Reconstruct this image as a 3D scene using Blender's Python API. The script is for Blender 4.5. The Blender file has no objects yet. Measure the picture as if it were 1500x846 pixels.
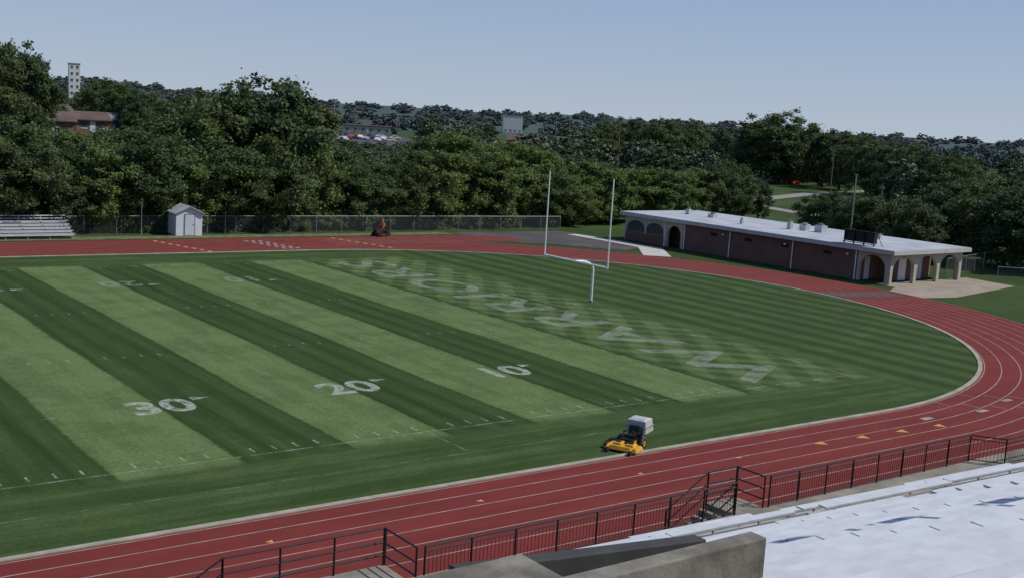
import bpy, math, random
import numpy as np
from mathutils import Vector, Matrix
random.seed(7); rng=np.random.default_rng(11)
C=bpy.context.collection
# ------------------------------------------------------------------ materials
def newmat(name):
    m=bpy.data.materials.new(name); m.use_nodes=True
    nt=m.node_tree; b=nt.nodes["Principled BSDF"]
    return m,nt,b
def setsock(nt,s,v):
    if isinstance(v,(int,float)): s.default_value=v
    elif isinstance(v,(tuple,list)): s.default_value=tuple(v) if len(v)==len(s.default_value) else tuple(v)+(1,)
    else: nt.links.new(v,s)
def M(nt,op,a,b=0.0,c=0.0):
    n=nt.nodes.new("ShaderNodeMath"); n.operation=op
    setsock(nt,n.inputs[0],a); setsock(nt,n.inputs[1],b); setsock(nt,n.inputs[2],c); return n.outputs[0]
def NZ(nt,scale,detail=4,vec=None,rough=.6,dist=0):
    n=nt.nodes.new("ShaderNodeTexNoise"); n.inputs["Scale"].default_value=scale; n.inputs["Detail"].default_value=detail
    n.inputs["Roughness"].default_value=rough; n.inputs["Distortion"].default_value=dist
    if vec is None:
        g=nt.nodes.new("ShaderNodeNewGeometry"); vec=g.outputs["Position"]
    nt.links.new(vec,n.inputs["Vector"]); return n.outputs["Fac"]
def SV(nt,sx,sy,sz=1):
    g=nt.nodes.new("ShaderNodeNewGeometry"); v=nt.nodes.new("ShaderNodeVectorMath"); v.operation='MULTIPLY'
    nt.links.new(g.outputs["Position"],v.inputs[0]); v.inputs[1].default_value=(sx,sy,sz); return v.outputs[0]
def MIX(nt,f,a,b):
    n=nt.nodes.new("ShaderNodeMix"); n.data_type='RGBA'
    setsock(nt,n.inputs[0],f); setsock(nt,n.inputs[6],a); setsock(nt,n.inputs[7],b); return n.outputs[2]
def SS(nt,v,a,b):
    n=nt.nodes.new("ShaderNodeMapRange"); n.interpolation_type='SMOOTHSTEP'
    setsock(nt,n.inputs[0],v); n.inputs[1].default_value=a; n.inputs[2].default_value=b; return n.outputs[0]
def simple(name,col,rough=.8,var=.25,scale=3,metal=0,bump=0,col2=None,detail=4,spec=.3):
    m,nt,b=newmat(name)
    f=SS(nt,NZ(nt,scale,detail),.3,.7)
    c2=col2 or tuple(x*(1-var) for x in col)
    nt.links.new(MIX(nt,f,c2,col),b.inputs["Base Color"])
    b.inputs["Roughness"].default_value=rough; b.inputs["Metallic"].default_value=metal
    b.inputs["Specular IOR Level"].default_value=spec
    if bump:
        bn=nt.nodes.new("ShaderNodeBump"); bn.inputs["Strength"].default_value=bump; bn.inputs["Distance"].default_value=.02
        nt.links.new(NZ(nt,scale*8,4),bn.inputs["Height"]); nt.links.new(bn.outputs[0],b.inputs["Normal"])
    return m
white=simple("white_paint",(.78,.78,.78),.5,.08,1.5)
whitealu=simple("white_bench",(.52,.54,.57),.6,.18,1.3,detail=9,spec=.15)
footm=simple("footboard_aluminium",(.36,.365,.37),.6,.3,1.3,detail=9,spec=.15)
alu=simple("aluminium",(.50,.52,.53),.4,.15,2,metal=.3)
black=simple("black_paint",(.018,.018,.02),.5,.3,4)
conc=simple("concrete",(.25,.225,.18),.9,.4,.9,bump=.4,detail=8)
concd=simple("old_concrete",(.24,.225,.185),.95,.5,1.1,bump=.7,detail=12,col2=(.10,.09,.072))
shadewall=simple("shade_dark_wall",(.05,.05,.048),.7,.3,2)  # near-black colour paints shade onto the vomitory back wall
concl=simple("light_concrete",(.46,.45,.41),.9,.2,.7,bump=.2)
curbm=simple("curb_concrete",(.36,.33,.26),.9,.35,.8,bump=.2)
asph=simple("asphalt",(.085,.08,.078),.95,.4,.25,detail=8)
yellow=simple("yellow_paint",(.62,.31,.02),.45,.25,3)
yelm=simple("track_yellow",(.55,.29,.07),.7,.3,3)
rubber=simple("rubber",(.02,.02,.02),.8,.2,5)
plast=simple("hopper_plastic",(.42,.44,.44),.5,.2,4)
darkm=simple("dark_interior",(.02,.018,.016),.9,.2,2)
glassm=simple("window_glass",(.05,.06,.075),.15,.2,2,spec=.6)
roofw=simple("roof_membrane",(.42,.445,.48),.7,.28,.35,detail=8)
roofb=simple("brown_roof",(.12,.085,.07),.9,.3,.5)
roofg=simple("grey_roof",(.22,.22,.23),.9,.3,.5)
wood=simple("pole_wood",(.16,.12,.09),.9,.3,2)
tanm=simple("tan_render",(.40,.365,.31),.9,.15,.8)
shadew=simple("shed_siding",(.60,.63,.67),.6,.08,1.2)
doorm=simple("door_white",(.50,.55,.60),.5,.08,1)
orange=simple("orange_cloth",(.75,.16,.03),.8,.2,4)
redp=simple("tractor_paint",(.06,.02,.015),.4,.1,2)
skin=simple("skin",(.45,.27,.19),.6,.1,5)
jean=simple("jeans",(.05,.07,.13),.9,.2,5)

def brickmat(name,c1,c2,sc=1):
    m,nt,b=newmat(name)
    g=nt.nodes.new("ShaderNodeNewGeometry"); s=nt.nodes.new("ShaderNodeSeparateXYZ"); nt.links.new(g.outputs["Position"],s.inputs[0])
    c=nt.nodes.new("ShaderNodeCombineXYZ"); nt.links.new(M(nt,'ADD',s.outputs[0],s.outputs[1]),c.inputs[0]); nt.links.new(s.outputs[2],c.inputs[1])
    t=nt.nodes.new("ShaderNodeTexBrick"); nt.links.new(c.outputs[0],t.inputs["Vector"])
    t.inputs["Scale"].default_value=sc; t.inputs["Brick Width"].default_value=.22; t.inputs["Row Height"].default_value=.075
    t.inputs["Mortar Size"].default_value=.007; t.inputs["Color1"].default_value=c1+(1,); t.inputs["Color2"].default_value=c2+(1,)
    t.inputs["Mortar"].default_value=(.16,.14,.12,1)
    f=SS(nt,NZ(nt,.6,6),.3,.75)
    nt.links.new(MIX(nt,M(nt,'MULTIPLY',f,.5),t.outputs["Color"],(.07,.04,.03)),b.inputs["Base Color"]); b.inputs["Roughness"].default_value=.9
    return m
brick=brickmat("brick",(.17,.075,.05),(.12,.055,.038))
brick2=brickmat("brick_orange",(.24,.10,.068),(.18,.078,.054))

m,nt,b=newmat("track_rubber"); track_m=m
f=SS(nt,NZ(nt,1,8,vec=SV(nt,.12,.6),rough=.7),.3,.75); f2=NZ(nt,25,2)
c=MIX(nt,f,(.135,.024,.020),(.19,.034,.027)); c=MIX(nt,M(nt,'MULTIPLY',f2,.35),c,(.09,.015,.012))
f3=SS(nt,NZ(nt,.5,9,rough=.75),.55,.8); c=MIX(nt,M(nt,'MULTIPLY',f3,.35),c,(.20,.075,.058))
nt.links.new(c,b.inputs["Base Color"]); b.inputs["Roughness"].default_value=.9; b.inputs["Specular IOR Level"].default_value=.15

def turf(name,expr):
    m,nt,b=newmat(name)
    g=nt.nodes.new("ShaderNodeNewGeometry"); s=nt.nodes.new("ShaderNodeSeparateXYZ"); nt.links.new(g.outputs["Position"],s.inputs[0])
    X,Y=s.outputs[0],s.outputs[1]
    col=expr(nt,X,Y,g.outputs["Position"])
    nt.links.new(col,b.inputs["Base Color"]); b.inputs["Roughness"].default_value=.95; b.inputs["Specular IOR Level"].default_value=.1
    bn=nt.nodes.new("ShaderNodeBump"); bn.inputs["Strength"].default_value=.5; bn.inputs["Distance"].default_value=.04
    nt.links.new(NZ(nt,14,3),bn.inputs["Height"]); nt.links.new(bn.outputs[0],b.inputs["Normal"])
    return m
def square(nt,v,period,soft=.12):
    p=M(nt,'PINGPONG',v,period)
    return SS(nt,p,period*(.5-soft),period*(.5+soft))
def MUL(nt,a,b): return M(nt,'MULTIPLY',a,b)
def ADD(nt,a,b): return M(nt,'ADD',a,b)
def infield(nt,X,Y,P):
    n=M(nt,'SUBTRACT',NZ(nt,.07,2),.5); n2=M(nt,'SUBTRACT',NZ(nt,2.2,5,rough=.7),.5)
    xs=ADD(nt,X,ADD(nt,MUL(nt,n,.7),MUL(nt,n2,.35)))
    ys=ADD(nt,Y,ADD(nt,MUL(nt,n,.7),MUL(nt,n2,.4)))
    band=square(nt,ADD(nt,xs,2.286+4.572),4.572,.025)
    fineX=square(nt,xs,.76,.35)
    streak=SS(nt,NZ(nt,1,4,vec=SV(nt,2.6,.09)),.3,.7)
    band=ADD(nt,MUL(nt,band,.82),ADD(nt,MUL(nt,fineX,.13),MUL(nt,streak,.18)))
    edgeY=MUL(nt,SS(nt,ys,-1.2,-.3),SS(nt,ys,49.9,49.0))
    leftX=SS(nt,xs,.2,-.2)
    bandF=MUL(nt,MUL(nt,band,leftX),edgeY)
    d1=square(nt,ADD(nt,xs,ys),1.25,.2); d2=square(nt,M(nt,'SUBTRACT',MUL(nt,xs,1.5),ys),2.1,.2)
    ez=ADD(nt,.24,ADD(nt,MUL(nt,d1,.30),MUL(nt,d2,.34)))
    inEZ=MUL(nt,MUL(nt,SS(nt,xs,-.2,1.2),SS(nt,xs,11.2,9.6)),edgeY)
    ezF=MUL(nt,ez,inEZ)
    dz=MUL(nt,ADD(nt,MUL(nt,square(nt,xs,1.25,.28),.28),.10),SS(nt,xs,9.9,10.8))
    outY=M(nt,'SUBTRACT',1.0,edgeY)
    st2=SS(nt,NZ(nt,1,5,vec=SV(nt,.1,1.6)),.35,.7)
    ap=MUL(nt,MUL(nt,ADD(nt,ADD(nt,MUL(nt,square(nt,ys,1.35,.35),.12),MUL(nt,st2,.28)),.12),outY),SS(nt,xs,10.9,9.9))
    t=ADD(nt,ADD(nt,bandF,ezF),ADD(nt,dz,ap))
    patch=SS(nt,NZ(nt,.3,9,rough=.72),.3,.75); t=MUL(nt,t,ADD(nt,.62,MUL(nt,patch,.65)))
    c=MIX(nt,t,(.020,.043,.008),(.120,.172,.064))
    dry=MUL(nt,SS(nt,NZ(nt,.4,9,rough=.8),.52,.78),ADD(nt,.28,MUL(nt,SS(nt,xs,-2,8),.5)))
    c=MIX(nt,dry,c,(.13,.135,.072))
    gr=NZ(nt,6,8,rough=.85); c=MIX(nt,MUL(nt,SS(nt,gr,.42,.7),.6),c,(.014,.030,.006))
    gr2=NZ(nt,.9,7,rough=.8); c=MIX(nt,MUL(nt,SS(nt,gr2,.5,.75),.3),c,(.02,.040,.008))
    return c
turf_m=turf("mown_turf",infield)
def lawn(nt,X,Y,P):
    f=SS(nt,NZ(nt,.06,7,rough=.7),.35,.7); c=MIX(nt,f,(.030,.056,.014),(.058,.088,.025))
    f2=SS(nt,NZ(nt,.015,5),.5,.75); c=MIX(nt,MUL(nt,f2,.5),c,(.11,.115,.05))
    f4=SS(nt,NZ(nt,.8,9,rough=.8),.45,.75); c=MIX(nt,MUL(nt,f4,.35),c,(.10,.11,.05))
    c=MIX(nt,MUL(nt,NZ(nt,5,4),.4),c,(.018,.038,.009))
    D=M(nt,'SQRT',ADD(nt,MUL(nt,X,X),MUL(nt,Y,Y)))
    hazed_wood=MIX(nt,SS(nt,NZ(nt,.03,8,rough=.8),.35,.65),(.045,.068,.062),(.07,.10,.09))  # distant woods on the ground, aerial haze tinted into their colour
    return MIX(nt,SS(nt,D,450,900),c,hazed_wood)
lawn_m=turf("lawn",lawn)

def wornpaint(name,col=(.62,.66,.6),lo=.42,hi=.62,mx=1.0,sc=2.2):
    m,nt,b=newmat(name)
    f=MUL(nt,SS(nt,NZ(nt,sc,8,rough=.8),lo,hi),mx)
    tr=nt.nodes.new("ShaderNodeBsdfTransparent");ms=nt.nodes.new("ShaderNodeMixShader")
    b.inputs["Base Color"].default_value=col+(1,); b.inputs["Roughness"].default_value=.95
    nt.links.new(f,ms.inputs[0]);nt.links.new(tr.outputs[0],ms.inputs[1]);nt.links.new(b.outputs[0],ms.inputs[2]);nt.links.new(ms.outputs[0],nt.nodes["Material Output"].inputs[0])
    return m
fieldpaint=wornpaint("field_paint",(.44,.49,.42),.34,.60,.68,3)
tickpaint=wornpaint("tick_paint",(.44,.49,.42),.34,.64,.6,3)
farpaint=wornpaint("old_field_paint",(.42,.47,.40),.38,.64,.45,2)
ezpaint=wornpaint("end_zone_paint",(.36,.42,.34),.32,.68,.48,.9)
sidep=wornpaint("sideline_paint",(.38,.44,.34),.42,.62,.55,.9)
faintpaint=wornpaint("faint_field_paint",(.36,.42,.32),.42,.66,.35,.9)
lanep=simple("lane_paint",(.36,.29,.25),.8,.4,1.5)

def leafmat(name,c1,c2,c3,trans=.2):
    m,nt,b=newmat(name)
    oi=nt.nodes.new("ShaderNodeObjectInfo")
    f=SS(nt,NZ(nt,.45,4),.35,.65)
    c=MIX(nt,f,c1,c2); c=MIX(nt,MUL(nt,oi.outputs["Random"],.75),c,c3)
    f=NZ(nt,4,2); c=MIX(nt,MUL(nt,SS(nt,f,.45,.75),.5),c,tuple(v*1.25 for v in c2))
    b.inputs["Roughness"].default_value=.6; b.inputs["Specular IOR Level"].default_value=.2
    nt.links.new(c,b.inputs["Base Color"])
    if trans:
        tr=nt.nodes.new("ShaderNodeBsdfTranslucent"); nt.links.new(c,tr.inputs[0])
        mx=nt.nodes.new("ShaderNodeMixShader"); mx.inputs[0].default_value=trans
        nt.links.new(b.outputs[0],mx.inputs[1]); nt.links.new(tr.outputs[0],mx.inputs[2]); nt.links.new(mx.outputs[0],nt.nodes["Material Output"].inputs[0])
    return m
leafA=leafmat("leaves_green",(.068,.102,.032),(.10,.14,.046),(.088,.112,.042),.3)
leafB=leafmat("leaves_bright",(.12,.165,.042),(.15,.20,.056),(.10,.145,.04),.3)
leafC=leafmat("leaves_dark",(.045,.074,.028),(.074,.11,.04),(.062,.088,.038),.3)
leafF=leafmat("leaves_far",(.072,.10,.056),(.092,.122,.068),(.10,.115,.07),0)  # a little aerial haze mixed into the far leaf colour
leafH=leafmat("leaves_haze_tinted",(.095,.125,.118),(.11,.14,.13),(.105,.135,.132),0)  # aerial haze put into the leaf colour: paler and bluer
bark=simple("bark",(.13,.1,.075),.95,.4,3)

# ------------------------------------------------------------------ mesh builder
class MB:
    def __init__(s): s.v=[];s.f=[];s.m=[];s.mats=[]
    def mi(s,mat):
        if mat not in s.mats: s.mats.append(mat)
        return s.mats.index(mat)
    def add(s,vs,fs,mat):
        o=len(s.v); k=s.mi(mat); s.v+= [tuple(map(float,x)) for x in vs]
        for f in fs: s.f.append(tuple(i+o for i in f)); s.m.append(k)
    def box(s,x0,x1,y0,y1,z0,z1,mat,top=None):
        t=top or (0,0,0,0)
        vs=[(x0,y0,z0),(x1,y0,z0),(x1,y1,z0),(x0,y1,z0),(x0+t[0],y0+t[2],z1),(x1-t[1],y0+t[2],z1),(x1-t[1],y1-t[3],z1),(x0+t[0],y1-t[3],z1)]
        s.add(vs,[(3,2,1,0),(4,5,6,7),(0,1,5,4),(1,2,6,5),(2,3,7,6),(3,0,4,7)],mat)
    def cyl(s,p0,p1,r0,mat,r1=None,n=10,caps=True):
        r1=r0 if r1 is None else r1
        p0=Vector(p0);p1=Vector(p1);d=(p1-p0).normalized()
        a=Vector((0,0,1)) if abs(d.z)<.9 else Vector((1,0,0))
        u=d.cross(a).normalized();w=d.cross(u)
        vs=[];fs=[]
        for k,(p,r) in enumerate(((p0,r0),(p1,r1))):
            for i in range(n):
                t=2*math.pi*i/n; vs.append(p+u*math.cos(t)*r+w*math.sin(t)*r)
        for i in range(n):
            j=(i+1)%n; fs.append((i,j,n+j,n+i))
        if caps: fs+= [tuple(range(n-1,-1,-1)),tuple(range(n,2*n))]
        s.add(vs,fs,mat)
    def tube(s,pts,r,mat,n=10):
        for a,b_ in zip(pts[:-1],pts[1:]): s.cyl(a,b_,r,mat,n=n)
    def prism(s,poly,axis,a,b_,mat):
        def mk(p,t):
            return {'x':(t,p[0],p[1]),'y':(p[0],t,p[1]),'z':(p[0],p[1],t)}[axis]
        n=len(poly); vs=[mk(p,a) for p in poly]+[mk(p,b_) for p in poly]
        fs=[(i,(i+1)%n,n+(i+1)%n,n+i) for i in range(n)]+[tuple(range(n-1,-1,-1)),tuple(range(n,2*n))]
        s.add(vs,fs,mat)
    def obj(s,name,parent=None,loc=(0,0,0),rot=0,smooth=False,bevel=0):
        me=bpy.data.meshes.new(name); me.from_pydata(s.v,[],s.f)
        for mt in s.mats: me.materials.append(mt)
        me.polygons.foreach_set("material_index",s.m)
        if smooth: me.polygons.foreach_set("use_smooth",[True]*len(s.f))
        me.update()
        import bmesh
        bm=bmesh.new();bm.from_mesh(me);bmesh.ops.recalc_face_normals(bm,faces=bm.faces);bm.to_mesh(me);bm.free()
        o=bpy.data.objects.new(name,me);C.objects.link(o);o.location=loc;o.rotation_euler=(0,0,rot)
        if parent: o.parent=parent
        if bevel:
            md=o.modifiers.new("bevel",'BEVEL');md.width=bevel;md.segments=2;md.limit_method='ANGLE'
        return o
def empty(name,loc=(0,0,0),rot=0):
    e=bpy.data.objects.new(name,None);C.objects.link(e);e.location=loc;e.rotation_euler=(0,0,rot);return e
def sheet(name,pts,z,mat,parent=None):
    b_=MB();b_.add([(x,y,z) for x,y in pts],[tuple(range(len(pts)))],mat);return b_.obj(name,parent)
def smooth(t): t=np.clip(t,0,1);return t*t*(3-2*t)

# ------------------------------------------------------------------ terrain
def tz(x,y):
    x=np.asarray(x,float);y=np.asarray(y,float)
    dx=x+45;dy=y+40;D=np.hypot(dx,dy);th=np.degrees(np.arctan2(dx,dy))
    out=smooth((y-69)/12)*(-1.2)*smooth((40-x)/10+.5)
    left=smooth((24-th)/7)
    h=left*smooth((D-135)/60)*6.0
    ridge=smooth((D-700)/1100)*(13+2.2*np.sin(th*.31+1)+1.5*np.sin(th*.83)+1.0*np.sin(th*2.3))
    return out*(1-smooth((D-200)/80))+h+ridge
xs=np.unique(np.concatenate([np.linspace(-3200,-200,26),np.linspace(-200,400,101),np.linspace(400,3600,50)]))
ys=np.unique(np.concatenate([np.linspace(-600,-100,8),np.linspace(-100,400,101),np.linspace(400,3600,56)]))
gx,gy=np.meshgrid(xs,ys);gz=tz(gx,gy)-.03
gv=np.stack([gx.ravel(),gy.ravel(),gz.ravel()],1);nx=len(xs);ny=len(ys)
fs=[(j*nx+i,j*nx+i+1,(j+1)*nx+i+1,(j+1)*nx+i) for j in range(ny-1) for i in range(nx-1)]
me=bpy.data.meshes.new("ground");me.from_pydata(gv.tolist(),[],fs);me.materials.append(lawn_m)
for p in me.polygons:p.use_smooth=True
C.objects.link(bpy.data.objects.new("ground",me))

# ------------------------------------------------------------------ track & field
CX,CX2,CY,R0=3.5,-80.9,24.4,30.8; LW=1.07; NL=8
def oval(R,n=72):
    p=[]
    for i in range(n+1):
        t=-math.pi/2+math.pi*i/n; p.append((CX+R*math.cos(t),CY+R*math.sin(t)))
    for i in range(n+1):
        t=math.pi/2+math.pi*i/n; p.append((CX2+R*math.cos(t),CY+R*math.sin(t)))
    return p
def ring(b_,Ra,Rb,z,mat):
    A=oval(Ra);B=oval(Rb);n=len(A)
    b_.add([(x,y,z) for x,y in A]+[(x,y,z) for x,y in B],[(i,(i+1)%n,n+(i+1)%n,n+i) for i in range(n)],mat)
sheet("infield_turf",oval(R0-.2),0.0,turf_m)
b_=MB();ring(b_,R0-.0,R0+NL*LW,.004,track_m)
b_.obj("running_track")
sheet("track_chute",[(CX+3,CY+R0+4.2),(31,CY+R0+3.2),(31,CY+R0+NL*LW-1.5),(24,CY+R0+NL*LW+.6),(-60,CY+R0+NL*LW+.6),(-60,CY+R0+NL*LW-.5),(CX+3,CY+R0+NL*LW-.5)],.0015,track_m)
b_=MB()
for k in range(0,NL+1):
    r=R0+k*LW+(.12 if k==0 else 0); ring(b_,r-.025,r+.025,.008,lanep)
for k in range(3,NL+1):
    y=CY+R0+k*LW; b_.add([(8,y-.03,.006),(31,y-.03,.006),(31,y+.03,.006),(8,y+.03,.006)],[(0,1,2,3)],lanep)
b_.obj("lane_lines")
b_=MB();A=oval(R0-.25);B=oval(R0);n=len(A)
b_.add([(x,y,.05) for x,y in A]+[(x,y,.05) for x,y in B]+[(x,y,-.02) for x,y in A]+[(x,y,-.02) for x,y in B],
 [(i,(i+1)%n,n+(i+1)%n,n+i) for i in range(n)]+[(i,(i+1)%n,2*n+(i+1)%n,2*n+i) for i in range(n)]+[(n+i,n+(i+1)%n,3*n+(i+1)%n,3*n+i) for i in range(n)],curbm)
b_.obj("track_curb")
sheet("stand_walkway",[(-90,-14.97),(4,-14.97),(4,-15.7),(-90,-15.7)],.003,conc)
b_=MB()
def quad(x0,y0,x1,y1,w,z,mat):
    d=Vector((x1-x0,y1-y0,0)).normalized();p=Vector((-d.y,d.x,0))*w/2
    b_.add([(x0-p.x,y0-p.y,z),(x1-p.x,y1-p.y,z),(x1+p.x,y1+p.y,z),(x0+p.x,y0+p.y,z)],[(0,1,2,3)],mat)
def tri(cx,cy,s,ang,mat,z=.012):
    vs=[(cx+s*math.cos(ang+t),cy+s*math.sin(ang+t),z) for t in (0,2.3,-2.3)]; b_.add(vs,[(0,1,2)],mat)
YF=CY+R0
for x,mt in ((-5.5,yelm),(12.5,yelm)):
    for k in range(NL): quad(x-k*.3,YF+k*LW+.16,x-k*.3,YF+(k+1)*LW-.16,.3,.012,mt)
for x in (2.2,2.9,3.6):
    for k in range(1,7): quad(x-k*.25,YF+k*LW+.2,x-k*.25,YF+(k+1)*LW-.25,.35,.012,lanep)
for k in range(4):
    tri(-4.2+2.7*k,-6.4-LW*(1.6+.15*k)-.6,.36,2.9,yelm)
for x,y in ((-22,-8.2),(-14.6,-8.4),(-9.3,-8.6),(-30,-8.4)): tri(x,y,.16,3,yelm)
for k in range(NL):
    t=-1.42+k*.03; 
    for q in (0,.10):
        tt=t+q; r=R0+k*LW
        quad(CX+(r+.1)*math.cos(tt),CY+(r+.1)*math.sin(tt),CX+(r+LW-.1)*math.cos(tt),CY+(r+LW-.1)*math.sin(tt),.06,.012,lanep)
for (x,y) in ((4.6,-8.1),(8.9,-8.4),(12.5,-7.6)):
    quad(x-.4,y,x+.4,y,.34,.013,lanep)
b_.obj("track_markings")
b_=MB();yd=.9144;W=48.77
def rect(x0,x1,y0,y1,z,mat): b_.add([(x0,y0,z),(x1,y0,z),(x1,y1,z),(x0,y1,z)],[(0,1,2,3)],mat)
rect(-91,9.2,-.05,.05,.004,sidep); rect(-91,9.2,W-.05,W+.05,.004,sidep)
rect(-.05,.05,.1,W-.1,.004,sidep); rect(9.1,9.2,.1,W-.1,.004,sidep)
rect(-91,-12,-3.28,-3.2,.004,faintpaint)
rect(-19,-18.9,-3.1,-.2,.004,faintpaint)
for k in range(1,96):
    x=-k*yd
    for y0 in (.35,17.8,30.3,W-1.0):
        if k%5==0 and y0==.35: continue
        if y0==.35: rect(x-.045,x+.045,y0,y0+.55,.005,tickpaint)
        elif k%5 or y0>40: rect(x-.045,x+.045,y0,y0+.55,.005,farpaint)
    for y0 in (8.0,W-8.0):
        if k%5==0 and k%10: rect(x-.3,x+.3,y0-.04,y0+.04,.005,farpaint)
b_.obj("field_lines")
def groundtext(body,x,y,size,rot,mat,name,sx=1,off=.03,sp=1.08):
    c=bpy.data.curves.new(name,'FONT');c.body=body;c.size=size;c.align_x='CENTER';c.align_y='CENTER';c.offset=off;c.space_character=sp
    o=bpy.data.objects.new(name,c);C.objects.link(o)
    dg=bpy.context.evaluated_depsgraph_get();me=bpy.data.meshes.new_from_object(o.evaluated_get(dg))
    C.objects.unlink(o);bpy.data.objects.remove(o)
    me.materials.clear();me.materials.append(mat)
    o=bpy.data.objects.new(name,me);C.objects.link(o);o.location=(x,y,.006);o.rotation_euler=(0,0,rot);o.scale=(sx,1,1);return o
for n_,x in (("30",-30*yd),("20",-20*yd),("10",-10*yd),("40",-40*yd)):
    groundtext(n_,x+.1,8.0,2.95,0,fieldpaint,"field_number",.98,.08,1.02)
    groundtext(n_,x,W-8.0,2.95,math.pi,farpaint,"field_number",.98,.08,1.02)
b_=MB()
for x in (-40,-30,-20,-10):
    for y in (8.9,W-8.9): b_.add([(x*yd+1.75,y-.28,.006),(x*yd+2.6,y,.006),(x*yd+1.75,y+.28,.006)],[(0,1,2)],fieldpaint)
b_.obj("field_number_arrows")
o=groundtext("WARRIORS",4.7,W/2,6.4,math.pi/2,ezpaint,"end_zone_lettering",1.36,.10,1.1)

sheet("asphalt_apron",[(26,64.5),(29.5,56.5),(31.3,56.3),(37,49.3),(41.2,51.5),(43,62),(42,66.5),(27,66.5)],.001,asph)
sheet("concrete_path",[(36.3,45.9),(38.6,44.2),(43.2,50.3),(42.9,58.5),(42.0,63.5),(40.6,63.3),(41.0,57),(41.0,51.8)],.005,concl)
sheet("concrete_plaza",[(38.9,19.5),(40.3,17.9),(46,16.8),(60,19.5),(60.5,25),(45.6,25),(45.5,22.6)],.002,simple("tan_paving",(.31,.265,.205),.9,.25,.6))
sheet("crossing_mat",[(33.6,22.8),(34.3,20.2),(41.4,18.5),(41.6,20.8)],.014,simple("mat_rubber",(.10,.065,.06),.9,.3,2))
sheet("fence_line_path",[(-60,64.9),(26,64.9),(26,67.2),(-60,67.2)],.0005,simple("dry_grass",(.16,.15,.08),.95,.4,1.2,col2=(.06,.085,.03)))

# ------------------------------------------------------------------ goal post
b_=MB();y0=CY;xg=9.15
pts=[(10.95,y0,0),(10.95,y0,2.35)]
for i in range(1,9):
    t=math.pi/2*i/8; pts.append((xg+.55+ (10.95-xg-.55)*math.cos(t),y0,2.35+.72*math.sin(t)))
pts.append((xg,y0,3.08))
b_.tube(pts,.085,white,12)
b_.cyl((xg,y0-3.55,3.08),(xg,y0+3.55,3.08),.075,white)
for s in(-1,1): b_.cyl((xg,y0+s*3.55,3.0),(xg,y0+s*3.55,9.3),.055,white,.045)
b_.cyl((10.95,y0,0),(10.95,y0,.15),.16,conc)
b_.obj("goal_post",smooth=False)

# ------------------------------------------------------------------ stadium stand
Z0=1.2;run=.76;rise=.32;NR=29
piv=Vector((-24,-16.45,0));rs=-.05
st=empty("stadium_stand",piv,rs)
X0,X1=-24,44
YS=-.42
prof=[(.1,-.05),(.1,Z0-.01)]
for i in range(NR):
    y=YS-i*run; prof+=[(y,Z0-.01+i*rise),(y,Z0-.01+(i+1)*rise)]
yb=YS-NR*run-1.5; prof+=[(yb,Z0-.01+NR*rise),(yb,-.05)]
b_=MB()
k=len(prof)
b_.add([(X0,p[0],p[1]) for p in prof]+[(X1,p[0],p[1]) for p in prof],[(i,(i+1)%k,k+(i+1)%k,k+i) for i in range(k)],conc)
b_.obj("concrete_tiers",st)
dk=MB();dk.add([(-80,-15.7,Z0),(28,-15.7,Z0),(28,-19.0,Z0),(-24,-16.5,Z0),(-80,-16.5,Z0),(-80,-15.7,-.05),(28,-15.7,-.05)],[(0,1,2,3,4),(0,1,6,5)],conc)
dko=dk.obj("stand_front_deck")
b_=MB();sb=MB()
skip={3,4,5,6}
aisles=[(6.0,7.2),(19.5,20.7),(33,34.2)]
for i in range(NR-3):
    if i in skip: continue
    zt=Z0+i*rise; ybk=YS-i*run
    segs=[];x=X0+1
    for a in sorted(aisles):
        segs.append((x,a[0]));x=a[1]
    segs.append((x,X1-1))
    for a,c in segs:
        n_=max(1,int((c-a)/4.6));L=(c-a)/n_
        for j in range(n_):
            dz=.008*((j*7+i*3)%3); jy=.09*((j+i)%2) if i<3 else .02*((j*5+i)%3)
            b_.box(a+j*L+.015,a+(j+1)*L-.015,ybk-.02+jy,ybk+.28+jy,zt+.40+dz,zt+.445+dz,whitealu)
            b_.box(a+j*L+.015,a+(j+1)*L-.015,ybk-.018+jy,ybk+jy,zt+.35+dz,zt+.398+dz,footm) 
            if i<15: b_.box(a+j*L+.015,a+(j+1)*L-.015,ybk+.42,ybk+.69,zt+.02,zt+.045,footm)
        x=a+.5
        while x<c: 
            sb.box(x-.03,x+.03,ybk+.04,ybk+.1,zt,zt+.4,alu); sb.box(x-.03,x+.03,ybk+.04,ybk+.27,zt+.36,zt+.398,alu); x+=1.8
b_.obj("bench_seats",st);sb.obj("bench_brackets",st)
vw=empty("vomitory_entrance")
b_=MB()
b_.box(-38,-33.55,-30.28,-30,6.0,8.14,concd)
b_.prism([(-37.3,5),(-33.0,5),(-33.0,7.50),(-37.3,7.86)],'y',-28.75,-28.5,shadewall)
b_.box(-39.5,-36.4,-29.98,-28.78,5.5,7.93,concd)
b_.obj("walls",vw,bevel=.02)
b_=MB();pa=Vector((-21.6,-31.4,15.9));pb=Vector((-6,-37.3,16.6));dd=(pb-pa);PL=dd.length;dd/=PL  # unseen pennants and poles, added only to cast a shadow band on the benches
for t in (0,.5,1): q=pa+dd*PL*t; b_.cyl((q.x,q.y,5),(q.x,q.y,q.z+.1),.05,alu,n=8)
b_.cyl(pa,pb,.03,black,n=6)
x=.1
while x<PL-.8:
    q=pa+dd*x; r_=pa+dd*(x+.7); dn=Vector((0,0,1))
    m1=pa+dd*(x+.6)-dn*.95; m2=pa+dd*(x+.35)-dn*1.25; m3=pa+dd*(x+.1)-dn*.95
    b_.add([q,r_,r_-dn*.7,m1,m2,m3,q-dn*.7],[(0,1,2,3,4,5,6)],white);x+=.74
b_.obj("shadow_pennants")

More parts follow.
